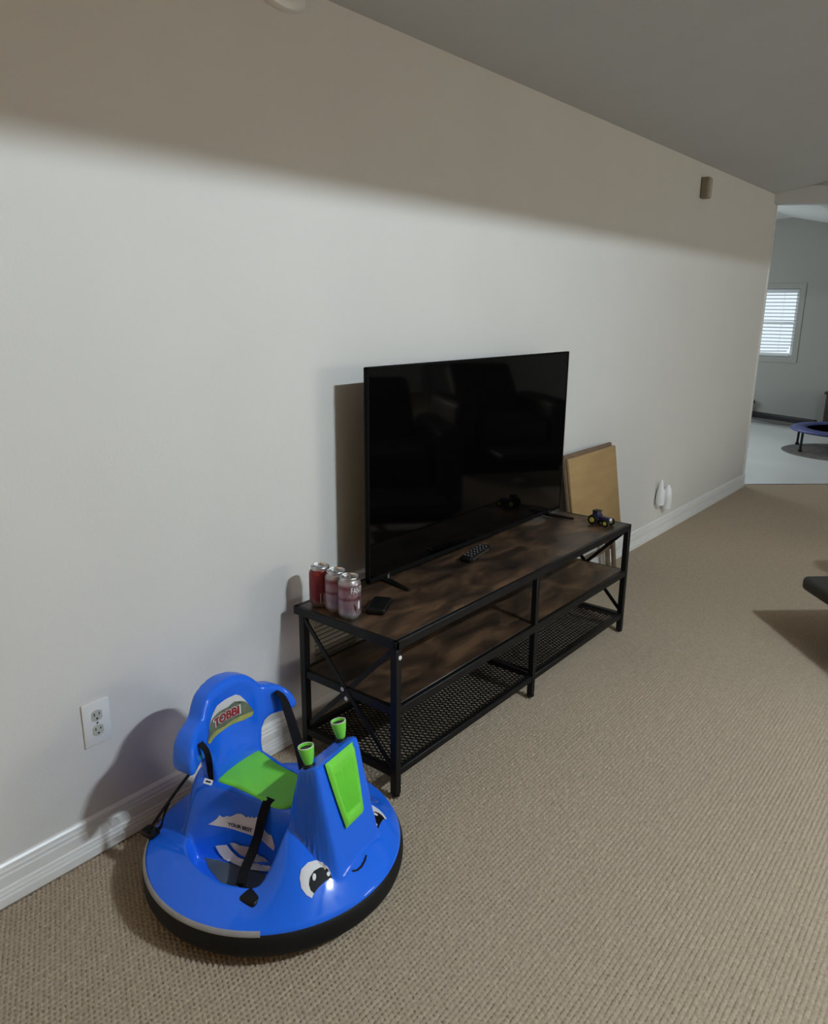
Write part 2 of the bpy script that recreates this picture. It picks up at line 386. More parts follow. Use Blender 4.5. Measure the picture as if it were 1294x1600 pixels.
# ------------------------------------------------------------------ ceiling fan that lights the room (behind the camera's right)
FX, FYY, FZ = 3.0, 1.65, 2.565
fan = thing('ceiling_fan', (FX, FYY, FZ), 'white ceiling fan with bare bulbs hanging from the vault', 'ceiling fan')
cz = ceil_z(FX)-FZ
MB().lathe([(.02,cz-.07),(.065,cz-.05),(.07,cz+.02)], 20).build('canopy', M['white'], fan, smooth=True)
MB().tube([(0,0,.12),(0,0,cz-.03)], .012, 10).build('downrod', M['white'], fan)
MB().lathe([(0,.05),(.07,.055),(.11,.08),(.11,.12),(.06,.145),(0,.148)], 24).build('motor_housing', M['white'], fan, smooth=True)
for k in range(5):
    a = 2*PI*k/5+.3; c, s_ = math.cos(a), math.sin(a)
    MB().add([(c*r-s_*w, s_*r+c*w, .11+w*.12) for r, w in ((.12,-.04),(.62,-.07),(.62,.07),(.12,.04))]+[(c*r-s_*w, s_*r+c*w, .118+w*.12) for r, w in ((.12,-.04),(.62,-.07),(.62,.07),(.12,.04))],
             [(3,2,1,0),(4,5,6,7),(0,1,5,4),(1,2,6,5),(2,3,7,6),(3,0,4,7)]).build('blade', M['white'], fan)
MBULB = emit('bulb_glow', BULB_COL, BULB)
for k in range(3):
    x, y = 0.0, (k-1)*.085
    ar = MB().tube([(x, y*.3, .06), (x, y*.8, .05), (x, y, .014)], .011, 8).build('light_arm', M['white'], fan)
    me = bpy.data.meshes.new('bulb'); bm = bmesh.new(); bmesh.ops.create_icosphere(bm, subdivisions=2, radius=.02); bm.to_mesh(me); bm.free()
    bo = link('bulb', me, MBULB, fan, True, 180); bo.location = (x, y, 0)

# ------------------------------------------------------------------ recliners (tip of a footrest at the right edge; mirrored in the screen)
def recliner():
    t = thing('recliner', (0, 0, 0), 'dark brown leather recliner with raised footrest at the right edge', 'recliner', group='recliners facing the television')
    # local: faces -x, footrest at x<0
    MB().box(0, .46, -.30, .30, .215, .275).build('footrest', M['leather'], t, bevel=.02, seg=3)
    for y in (-.2, .2): MB().bar((.40, y, .22), (.62, y, .18), .02, .03).build('footrest_linkage', M['black_metal'], t)
    MB().box(.58, 1.22, -.31, .31, .08, .46).build('seat', M['leather'], t, bevel=.05, seg=3)
    for s in (-1, 1):
        MB().box(.56, 1.40, s*.32-(.0 if s > 0 else .18), s*.32+(.18 if s > 0 else .0), .05, .60).build('armrest', M['leather'], t, bevel=.05, seg=3)
    MB().add([(1.10,-.31,.40),(1.34,-.31,.38),(1.74,-.30,.78),(1.54,-.30,.85),(1.10,.31,.40),(1.34,.31,.38),(1.74,.30,.78),(1.54,.30,.85)],
             [(0,1,2,3),(7,6,5,4),(0,4,5,1),(1,5,6,2),(2,6,7,3),(3,7,4,0)]).build('backrest', M['leather'], t, bevel=.05, seg=3)
    MB().box(.62, 1.36, -.44, .44, .003, .06).build('base', M['black_metal'], t)
    return t
rc = recliner()
RA = math.atan2(.66, .75); rc.rotation_euler = (0, 0, RA)
tx, ty = 1.028, 3.30
rc.location = (tx+math.sin(RA)*.30, ty-math.cos(RA)*.30, 0)
rc2 = copy_tree(rc); rc2.location = (1.42, 4.95, 0); rc2.rotation_euler = (0, 0, .66)
rc2['label'] = 'second dark recliner beyond the first, seen in the screen reflection'

# ------------------------------------------------------------------ tv stand
XB, XF, Y0, Y1, H = .073, .4506, 1.4005, 2.8935, .4728
st = thing('tv_stand', (0, 0, 0), 'rustic brown wood and black metal TV stand against the wall', 'tv stand')
MB().box(XB-.018, XF-.014, Y0+.012, Y1-.012, H-.019, H-.0005).build('top_panel', M['wood'], st, bevel=.0012, seg=1)
w = .022; ym = (Y0+Y1)/2
def rail(nm, a, b, ww=w, hh=w): MB().bar(a, b, ww, hh).build(nm, M['black_metal'], st, bevel=.0012, seg=1)
zt = H-.0125
rail('top_rail', (XF-.007, Y0, zt), (XF-.007, Y1, zt), .014, .025)
rail('top_rail', (XB-.014, Y0, zt), (XB-.014, Y1, zt), .014, .025)
for y in (Y0+.006, Y1-.006): rail('top_rail', (XB-.02, y, zt), (XF, y, zt), .012, .025)
for y in (Y0+w/2, ym, Y1-w/2):
    for x in (XB+w/2, XF-w/2):
        if y == ym: MB().box(x-.010, x+.010, y-.010, y+.010, .012, H-.025).build('leg', M['black_metal'], st, bevel=.0012, seg=1)
        else: MB().box(x-w/2, x+w/2, y-w/2, y+w/2, .008, H-.025).build('leg', M['black_metal'], st, bevel=.0012, seg=1)
        MB().lathe([(.010,0),(.013,.003),(.013,.009),(.006,.013)], 12, c=(x, y, 0)).build('foot', M['black_plastic'], st)
ZS = .275
MB().box(XB+.005, XF-.018, Y0+.014, Y1-.014, ZS-.017, ZS).build('shelf', M['wood'], st, bevel=.0012, seg=1)
rail('shelf_rail', (XF-.008, Y0+w, ZS-.012), (XF-.008, Y1-w, ZS-.012), .016, .026)
rail('shelf_rail', (XB+.008, Y0+w, ZS-.012), (XB+.008, Y1-w, ZS-.012), .016, .026)
for y in (Y0+.010, Y1-.010): rail('shelf_rail', (XB+w, y, ZS-.012), (XF-w, y, ZS-.012), .014, .024)
ZL = .072
for x in (XF-.011, XB+.011):
    rail('bottom_rail', (x, Y0+w, ZL), (x, ym-.01, ZL), .016, .022); rail('bottom_rail', (x, ym+.01, ZL), (x, Y1-w, ZL), .016, .022)
for y in (Y0+.011, ym, Y1-.011): rail('bottom_crossbar', (XB+w, y, ZL+(.012 if y == ym else 0)), (XF-w, y, ZL+(.012 if y == ym else 0)), .022, .022)
def mesh_panel(ya, yb):
    m = MB(); xa, xb = XB+.018, XF-.018; p = .0165; L = xb-xa; k = ya-L*1.7
    for sgn in (1, -1):
        y = ya-L*.55
        while y < yb+L*.55:
            a = (xa, y-sgn*L*.275), (xb, y+sgn*L*.275)
            (x1, q1), (x2, q2) = a
            # clip to the bay
            def clip(x1, q1, x2, q2):
                t0, t1 = 0, 1; d = q2-q1
                for lo, s_ in ((ya, 1), (yb, -1)):
                    if s_ > 0:
                        if d > 0: t0 = max(t0, (lo-q1)/d)
                        else: t1 = min(t1, (lo-q1)/d)
                    else:
                        if d > 0: t1 = min(t1, (lo-q1)/d)
                        else: t0 = max(t0, (lo-q1)/d)
                return t0, t1
            t0, t1 = clip(x1, q1, x2, q2)
            if t1-t0 > .02:
                m.bar((x1+(x2-x1)*t0, q1+(q2-q1)*t0, ZL+.004), (x1+(x2-x1)*t1, q1+(q2-q1)*t1, ZL+.004), .0030, .0026)
            y += p
    o = m.build('mesh_panel', M['black_metal'], st); o['kind'] = 'stuff'
mesh_panel(Y0+.018, ym-.008); mesh_panel(ym+.008, Y1-.018)
for y, s in ((Y0+.004, 1), (Y1-.004, -1)):
    rail('cross_brace', (XB+.02, y+s*.004, H-.03), (XF-.015, y+s*.004, .03+.05), .012, .006) if False else None
    MB().bar((XB+.018, y, H-.028), (XF-.018, y, .09), .005, .014, upv=(1, 0, 0)).build('cross_brace', M['black_metal'], st)
    MB().bar((XF-.018, y+s*.006, H-.028), (XB+.018, y+s*.006, .09), .005, .014, upv=(1, 0, 0)).build('cross_brace', M['black_metal'], st)
for x, z in ((.248, .268), (.262, .243)):
    MB().lathe([(0,0),(.0065,.0005),(.005,.003),(0,.004)], 10, c=(x, Y0-.001, z), axis='y').build('bolt_cap', M['white'], st)
ob = MB().lathe([(.0065,0),(.0063,.002),(.004,.0038),(0,.0042)], 12, c=(XF, Y0+w/2+.003, .424), axis='x').build('bolt_cap', M['white'], st, smooth=True)

# ------------------------------------------------------------------ television
XT = .135
def tvp(): pass
TY0, TY1, TZ0, TZ1 = 1.638, 2.862, .492, 1.156
tv = thing('television', (XT, (TY0+TY1)/2, H), 'large black flat television standing on the wooden TV stand', 'television')
hw = (TY1-TY0)/2; zb, zt_ = TZ0-H, TZ1-H
m_scr = mat('black_screen_glass', (.0010, .0010, .0012), .045, spec=.38)
MB().box(-.0012, .0008, -hw+.006, hw-.006, zb+.014, zt_-.006).build('screen', m_scr, tv)
fr = MB()
fr.box(-.012, .0022, -hw, hw, zt_-.007, zt_).box(-.012, .0022, -hw, hw, zb, zb+.015).box(-.012, .0022, -hw, -hw+.007, zb, zt_).box(-.012, .0022, hw-.007, hw, zb, zt_)
fr.build('bezel', mat('matte_black_bezel', (.003, .003, .003), .7, spec=.1), tv, bevel=.001, seg=1)
MB().box(-.016, -.0013, -hw+.003, hw-.003, zb+.003, zt_-.003).build('back_panel', M['black_plastic'], tv)
MB().box(-.052, -.016, -hw+.14, hw-.14, zb+.03, zt_-.26).build('electronics_housing', M['black_plastic'], tv, bevel=.008)
for s in (-1, 1):
    y = s*(hw-.10)
    MB().tube([(-.01, y, zb+.02), (.0, y+s*.01, .012)], .009, 8).tube([(-.07, y+s*.01, .006), (0, y+s*.01, .009), (.105, y+s*.03, .006)], [.005, .008, .005], 8).build('foot', M['black_plastic'], tv, smooth=True)

# ------------------------------------------------------------------ text helper
def text_mesh(s, offset=0.0, name='text'):
    c = bpy.data.curves.new(name, 'FONT'); c.body = s; c.offset = offset; c.resolution_u = 3
    o = bpy.data.objects.new(name, c); COL.objects.link(o)
    dg = bpy.context.evaluated_depsgraph_get(); me = bpy.data.meshes.new_from_object(o.evaluated_get(dg))
    bpy.data.objects.remove(o, do_unlink=True)
    v = np.array([p.co[:2] for p in me.vertices]); f = [tuple(p.vertices) for p in me.polygons]
    bpy.data.meshes.remove(me)
    return v, f

# ------------------------------------------------------------------ soda cans
def can_mat(name, stops):
    m = bpy.data.materials.new(name); m.use_nodes = True; nt = m.node_tree; b = nt.nodes['Principled BSDF']
    tc = nt.nodes.new('ShaderNodeTexCoord'); sp = nt.nodes.new('ShaderNodeSeparateXYZ'); nt.links.new(tc.outputs['Object'], sp.inputs[0])
    mr = nt.nodes.new('ShaderNodeMapRange'); mr.inputs['From Max'].default_value = .122; nt.links.new(sp.outputs['Z'], mr.inputs[0])
    r = nt.nodes.new('ShaderNodeValToRGB'); e = r.color_ramp.elements
    e[0].position = stops[0][0]; e[0].color = (*stops[0][1], 1); e[1].position = stops[-1][0]; e[1].color = (*stops[-1][1], 1)
    for p_, c_ in stops[1:-1]: k = e.new(p_); k.color = (*c_, 1)
    n = nt.nodes.new('ShaderNodeTexNoise'); n.inputs['Scale'].default_value = 55; nt.links.new(tc.outputs['Object'], n.inputs[0])
    mx = nt.nodes.new('ShaderNodeMix'); mx.data_type = 'RGBA'; mx.blend_type = 'MULTIPLY'; mx.inputs[0].default_value = .45
    nt.links.new(mr.outputs[0], r.inputs[0]); nt.links.new(r.outputs[0], mx.inputs[6]); nt.links.new(n.outputs['Fac'], mx.inputs[7])
    nt.links.new(mx.outputs[2], b.inputs['Base Color']); b.inputs['Roughness'].default_value = .3; b.inputs['Metallic'].default_value = .55
    return m
can_red = can_mat('red_can_print', [(.03, (.40,.37,.35)), (.10, (.28,.18,.17)), (.22, (.24,.03,.03)), (.95, (.26,.035,.035))])
can_pink = can_mat('pink_can_print', [(.04, (.46,.44,.44)), (.16, (.45,.38,.40)), (.30, (.42,.27,.30)), (.44, (.45,.30,.33)), (.50, (.23,.07,.09)), (.56, (.42,.26,.29)), (.68, (.40,.22,.25)), (.78, (.26,.07,.09)), (.86, (.45,.40,.41)), (.95, (.50,.48,.48))])
def soda_can(loc, label, m, rz=0):
    t = thing('soda_can', loc, label, 'can', rz, 'soda cans on the TV stand')
    MB().lathe([(0,.004),(.020,.002),(.0245,.0),(.0275,.004),(.0325,.012),(.0330,.016),(.0330,.100),(.0322,.104),(.0272,.1135)], 36).build('can_body', m, t, smooth=True, angle=50)
    MB().lathe([(.0273,.1133),(.0268,.1155),(.0276,.1185),(.0272,.1215),(.0262,.1222),(.0252,.1200),(.0246,.1165),(0,.1160)], 36).build('lid', M['alu'], t, smooth=True, angle=50)
    tb = MB(); tb.tube([(.004*math.cos(a)*2.2-.006, .0075*math.sin(a), .1178) for a in [2*PI*k/14 for k in range(14)]], .0012, 6, closed=True); tb.box(-.004, .004, -.004, .004, .1165, .1182)
    tb.build('pull_tab', M['alu'], t)
    return t
def wrap(t, name, v, f, a0, w, z0, h, m, r=.03325, subdiv=0):
    mn, mx = v.min(0), v.max(0); u = (v-mn)/(mx-mn)
    vs = [(r*math.cos(a0+q[0]*w/r), r*math.sin(a0+q[0]*w/r), z0+q[1]*h) for q in u]
    return MB().add(vs, f).build(name, m, t)
def patch(pts, n=1):
    return np.array(pts, float), [tuple(range(len(pts)))]
CANY = 1.455
c1 = soda_can((.108, 1.459, H), 'red soda can nearest the wall on the TV stand', can_red)
a = math.atan2(-1.459, 1.636-.108)
v, f = patch([(0,0),(1,0),(1,1),(0,1)]); wrap(c1, 'nutrition_panel', v, f, a-.05, .0125, .014, .034, M['sticker_beige'])
c2 = soda_can((.171, 1.461, H), 'middle pink soda can between the red can and the front can', can_pink)
c3 = soda_can((.234, 1.450, H), 'front pink soda can with white lettering on the TV stand', can_pink)
def disc_patch(n=20, k=1.0): return patch([(.5+.5*math.cos(2*PI*i/n), .5+.5*math.sin(2*PI*i/n)) for i in range(n)])
a3 = math.atan2(-1.450, 1.636-.234)
for cc, rot in ((c3, .12), (c2, 1.2)):
    v, f = text_mesh('FANTA', .045); wrap(cc, 'lettering', v, f, a3+rot-.04, .052, .0775, .0215, M['sticker_black'], .03318)
    v, f = text_mesh('FANTA', .02); wrap(cc, 'lettering', v, f, a3+rot, .049, .0790, .0185, M['sticker_white'], .03335)
    v, f = patch([(0,0),(.25,.25),(.5,.4),(.75,.5),(1,.55),(1,.75),(.75,.7),(.5,.6),(.25,.45),(0,.2)]); wrap(cc, 'swoosh', v, f, a3+rot-.1, .048, .073, .008, M['sticker_white'], .0333)
    v, f = disc_patch(); wrap(cc, 'fruit_print', v, f, a3+rot+.25, .030, .018, .050, mat('berry_print', (.05,.008,.015), .35), .03325)
    v, f = disc_patch(); wrap(cc, 'fruit_highlight', v, f, a3+rot+.62, .010, .030, .026, M['sticker_white'], .0334)

# ------------------------------------------------------------------ remotes and the small toys on the stand
def remote(loc, rz, L, Wd, label, rows, m=M['black_plastic']):
    t = thing('remote_control', loc, label, 'remote', rz, None)
    MB().box(-L/2, L/2, -Wd/2, Wd/2, .001, .019).build('shell', m, t, bevel=.006, seg=3)
    for i in range(rows):
        for j in (-1, 0, 1):
            x = -L*.36+i*L*.72/max(rows-1, 1)
            MB().lathe([(.0042,.0185),(.004,.0215),(.002,.0222),(0,.0223)], 10, c=(x, j*Wd*.28, 0)).build('button', M['grey_btn'], t, smooth=True)
    return t
rm = remote((.196, 2.135, H), math.atan2(.165, -.03), .175, .044, 'black remote control with grey buttons lying below the television', 6)
MB().box(-.07, .07, -.0228, -.0215, .006, .012).build('silver_edge', M['alu'], rm)
rb = thing('media_box', (.262, 1.545, H), 'small flat black media box right of the soda cans', 'media box', math.radians(28))
MB().box(-.028, .028, -.052, .052, .002, .020).build('case', M['black_plastic'], rb, bevel=.006, seg=3)
MB().box(.0275, .0285, -.03, .03, .006, .014).build('front_window', m_scr, rb)
for x in (-.018, .018): MB().lathe([(.005,0),(.005,.0025)], 8, c=(x, 0, 0)).build('rubber_foot', M['rubber'], rb)

tt = thing('toy_tractor', (.358, 2.803, H), 'small dark toy tractor with yellow wheel hubs on the stand', 'toy tractor', math.radians(-6))
MB().box(-.012, .042, -.011, .011, .020, .036).build('bonnet', M['navy'], tt, bevel=.003)
MB().add([(-.040,-.015,.018),(-.006,-.015,.018),(-.010,-.014,.054),(-.034,-.014,.054),(-.040,.015,.018),(-.006,.015,.018),(-.010,.014,.054),(-.034,.014,.054)],
         [(0,1,2,3),(7,6,5,4),(0,4,5,1),(1,5,6,2),(2,6,7,3),(3,7,4,0)]).build('cab', M['navy'], tt, bevel=.002)
MB().box(-.036, -.008, -.0165, .0165, .0535, .0575).build('roof', M['dark'], tt, bevel=.001)
MB().tube([(.018, .004, .036), (.018, .004, .052)], .002, 6).build('exhaust', M['alu'], tt)
MB().box(.0415, .0435, -.009, .009, .024, .034).build('headlamp_panel', M['white'], tt)
MB().bar((-.03, 0, .017), (.035, 0, .015), .010, .008).build('chassis', M['dark'], tt)
for x, r, hw_ in ((-.027, .0205, .012), (.032, .0155, .009)):
    for s in (-1, 1):
        y = s*.0235
        wl = MB().lathe([(r*.5,-hw_/2),(r*.9,-hw_/2),(r,-hw_/3),(r,hw_/3),(r*.9,hw_/2),(r*.5,hw_/2)], 16, c=(x, y, r), axis='y').build('wheel', M['rubber'], tt, smooth=True)
        MB().lathe([(0,-hw_*.66),(r*.50,-hw_*.62),(r*.56,-hw_*.4),(r*.56,hw_*.4),(r*.50,hw_*.62),(0,hw_*.66)], 12, c=(x, y, r), axis='y').build('hub', M['yellow'], wl, smooth=True)

# ------------------------------------------------------------------ folded tray table leaning behind the stand
cb = thing('tray_table', (0, 3.30, 0), 'folded tan wooden tray table leaning on the wall behind the stand', 'tray table')
M['tan_wood'] = mat('tan_wood_laminate', (.42, .275, .120), .55, spec=.3, noise=.14, nscale=5, stretch=(1, 1, 5))
M['brown_wood'] = mat('brown_wood_edge', (.20, .135, .085), .6, spec=.3, noise=.25, nscale=12)
def lean(z): return .122-.104*z
def slab(nm, ya, yb, za, zb, o0, th, m, skew, bv=.002, parent=cb):
    v = []
    for z in (za, zb):
        for y, o_ in ((ya, o0), (ya, o0+th), (yb, o0+th), (yb, o0)): v.append((lean(z)+o_, y-skew*z, z))
    return MB().add(v, [(3,2,1,0),(4,5,6,7),(0,1,5,4),(1,2,6,5),(2,3,7,6),(3,0,4,7)]).build(nm, m, parent, bevel=bv, seg=2)
SK = .11
slab('tabletop', -.178, .318, .262, .668, 0, .014, M['tan_wood'], SK, .004)
slab('tabletop_rim', -.186, .308, .258, .684, -.016, .015, M['brown_wood'], SK, .004)
for y in (-.17, .268):
    slab('leg', y, y+.026, .002, .60, -.034, .016, M['brown_wood'], SK*.4)
for y in (-.14, .236):
    slab('leg', y, y+.026, .002, .60, -.052, .016, M['brown_wood'], SK*.4)
slab('stretcher', -.17, .29, .12, .145, -.052, .014, M['brown_wood'], SK*.4)
# ------------------------------------------------------------------ wall fittings
ol = thing('wall_outlet', (0, .8004, .3419), 'white double wall outlet above the baseboard', 'outlet')
MB().box(.0, .006, -.035, .035, -.057, .057).build('cover_plate', M['white'], ol, bevel=.0022, seg=2)
for s in (1, -1):
    n = 20; pr = [(max(-.0135, min(.0135, .0172*math.cos(2*PI*k/n))), s*.0195+.0145*math.sin(2*PI*k/n)) for k in range(n)]
    rcp = MB().prism(pr, .0045, .0072, axis='x').build('receptacle', M['offwhite'], ol)
    for y, h_ in ((-.0062, .0075), (.0062, .0062)):
        MB().box(.0070, .0076, y-.0012, y+.0012, s*.0195+.003-h_/2+.001, s*.0195+.003+h_/2+.001).build('slot', M['dark'], rcp)
    MB().lathe([(.0026,.0070),(.0026,.0076)], 10, c=(0, 0, s*.0195-.0075), axis='x').build('ground_hole', M['dark'], rcp)
MB().lathe([(.003,.005),(.0028,.0068),(0,.0070)], 10, axis='x').build('screw', M['alu'], ol)

pf = thing('plug_in_freshener', (0, 4.37, .255), 'white plug-in air freshener low on the wall near the corner', 'air freshener')
M['frost'] = mat('milky_translucent_plastic', (.80, .80, .80), .3)
MB().box(0, .005, -.035, .035, -.057, .057).build('cover_plate', M['white'], pf, bevel=.002)
MB().lathe([(.012,-.055),(.024,-.05),(.027,-.02),(.024,.02),(.016,.05),(.012,.085),(.006,.10),(0,.102)], 16, c=(.030, -.055, 0)).build('diffuser', M['frost'], pf, smooth=True)
MB().lathe([(.010,-.095),(.024,-.09),(.027,-.05),(.026,.005),(.018,.035),(.008,.055),(0,.058)], 16, c=(.036, .045, 0)).build('refill_bottle', M['frost'], pf, smooth=True)
MB().box(.004, .03, -.06, .05, -.02, .03).build('plug_body', M['white'], pf, bevel=.006)

dt = thing('wall_chime', (0, 4.585, 1.985), 'small beige chime box high on the wall near the ceiling', 'chime')
MB().box(0, .045, -.030, .030, -.056, .056).build('case', M['beige_box'], dt, bevel=.010, seg=3)
MB().box(.040, .049, -.018, .027, -.050, .050).build('cover', M['tan'], dt, bevel=.006, seg=2)

vg = thing('wall_vent', (0, 1.62, .28), 'louvred grey wall vent half hidden behind the TV stand', 'vent')
M['vent'] = mat('grey_vent_enamel', (.36, .34, .28), .5)
MB().box(0, .008, -.115, -.095, -.11, .10).box(0, .008, .095, .115, -.11, .10).box(0, .008, -.095, .095, .08, .10).box(0, .008, -.095, .095, -.11, -.09).build('frame', M['vent'], vg, bevel=.0015, seg=1)
MB().box(0, .0015, -.095, .095, -.09, .08).build('duct_back', M['dark'], vg)
lv = MB().bar((.006, -.095, 0), (.006, .095, 0), .0105, .0014, upv=(.9, 0, .8)).mesh('louvre'); lv.materials.append(M['vent'])
for k in range(11):
    o = bpy.data.objects.new('louvre', lv); COL.objects.link(o); o.parent = vg; o.location = (0, 0, -.082+k*.0155)

sd = thing('smoke_alarm', (0, 1.475, 2.075), 'pale oval smoke alarm just below the ceiling at the top edge', 'smoke alarm')
sd.scale = (1, 2.4, 1)
MB().lathe([(.033,0),(.033,.010),(.028,.020),(.02,.023),(0,.024)], 28, axis='x').build('housing', M['white'], sd, smooth=True)
MB().lathe([(.014,.022),(.013,.027),(.008,.028),(0,.0285)], 20, axis='x').build('vent_cap', M['white'], sd, smooth=True)
# cables and power brick behind the stand
pb = thing('power_brick', (.045, 2.79, 0), 'pale power adapter behind the right end of the stand', 'adapter')
MB().box(-.02, .025, -.03, .03, .27, .335).build('case', M['white'], pb, bevel=.006)
cbl = MB().tube(spline([(.03,2.70,.40),(.06,2.80,.36),(.05,2.90,.37),(.04,2.96,.42),(.03,2.90,.47),(.03,2.84,.44)], 8), .0032, 6)
o = cbl.build('power_cable', M['black_plastic'], None, smooth=True); tag(o, 'thin black cable looped behind the right end of the stand', 'cable')

# ------------------------------------------------------------------ ride-on bumper car
def sm(a): 
    a=np.clip(a,0,1); return a*a*(3-2*a)
def body_h(X,Y):
    X=np.asarray(X,float);Y=np.asarray(Y,float)
    r=np.hypot(X,Y);d=np.abs(Y)
    t=np.clip(1-(r/.300)**2,0,1)
    wf=sm((X/np.maximum(r,1e-6)-.42)/.42)*sm((X-.02)/.10)
    zd=.084+(.055+.105*wf)*t
    well=sm((.212-r)/.022)*sm((.112-X)/.022)*sm((X+.15)/.05)*sm((d-.02)/.03)
    zd=zd*(1-well)+.068*well
    # seat pedestal with wide rear skirt
    k=sm((X+.16)/.2)
    top=.080*(1-k)+.064*k; base=.185*(1-k)+.092*k
    dd=np.where(X<-.15,np.hypot(Y,(X+.15)*2.0),d)
    s=sm((base-dd)/(base-top))
    zt=.238-.02*sm((X+.15)/.25)
    zp=np.where(X<.14,.03+(zt-.03)*s,0)
    # hood: steep front, sloping top
    xf=.192+.0; ztop=.352+.022*np.clip((X-.14)/.05,0,1)
    front=np.clip((.243-X)/(.243-.190),-.6,1)      # 1 at top edge
    zf=.150+(.370-.150)*front
    zh=np.minimum(ztop,zf)
    S=sm((.100-d)/(.100-.076)); R=np.clip((X-.072)/(.140-.072),0,1)**.85
    zh=.02+(zh-.02)*S*R
    kk=.0045
    m=np.maximum(np.maximum(zd,zp),zh)
    return m+kk*np.log(np.exp((zd-m)/kk)+np.exp((zp-m)/kk)+np.exp((zh-m)/kk))
def back_x(Y,Z): return -.130+1.3*Y*Y-.12*(Z-.36)   # front face of the backrest

TA = math.radians(9)
car = thing('bumper_car', (.39, 1.02, 0), 'blue and lime green ride-on toy bumper car with cartoon eyes', 'toy car', TA)
NR, NP = 96, 220
rr = np.concatenate([[0.0], np.linspace(.004, .3, NR)])
vs = [(0, 0, float(body_h(0, 0)))]; fs = []
for i in range(1, NR+1):
    ph = 2*PI*np.arange(NP)/NP; x = rr[i]*np.cos(ph); y = rr[i]*np.sin(ph)
    z = body_h(x, y)
    if i == NR: z = np.minimum(z, .084)
    vs += list(zip(x.tolist(), y.tolist(), z.tolist()))
for k in range(NP): fs.append((0, 1+k, 1+(k+1) % NP))
for i in range(NR-1):
    for k in range(NP):
        a, b = 1+i*NP+k, 1+i*NP+(k+1) % NP; fs.append((a, a+NP, b+NP, b))
base = len(vs)
for j, (r_, z_) in enumerate(((.303, .079), (.303, .052), (.28, .045))):
    for k in range(NP): vs.append((r_*math.cos(2*PI*k/NP), r_*math.sin(2*PI*k/NP), z_))
for j in range(3):
    for k in range(NP):
        a, b = 1+(NR-1+j)*NP+k, 1+(NR-1+j)*NP+(k+1) % NP; fs.append((a, a+NP, b+NP, b))
body_mb = MB().add(vs, fs)
body = body_mb.build('body_shell', M['blue'], car, smooth=True, angle=180)
BVH = BVHTree.FromPolygons([Vector(v) for v in vs], fs)
def snap(p, off=.0014, tree=None):
    loc, n, i, d = (tree or BVH).find_nearest(Vector(p))
    if n.dot(Vector((0, 0, 1))) < -.2: n = -n
    return loc + n*off
def decal(name, pts, m, off=.0014, cuts=3, tree=None, mirror=False, parent=None):
    if mirror: pts = [(x, -y, z) for x, y, z in pts]
    bm = bmesh.new(); vv = [bm.verts.new(p) for p in pts]; bm.faces.new(vv)
    bmesh.ops.triangulate(bm, faces=bm.faces[:])
    for _ in range(cuts+2): bmesh.ops.subdivide_edges(bm, edges=[e for e in bm.edges if e.calc_length() > .005], cuts=1); bmesh.ops.triangulate(bm, faces=bm.faces[:])
    for q in bm.verts: q.co = snap(q.co, off, tree)
    me = bpy.data.meshes.new(name); bm.to_mesh(me); bm.free()
    return link(name, me, m, parent or car, True, 180)
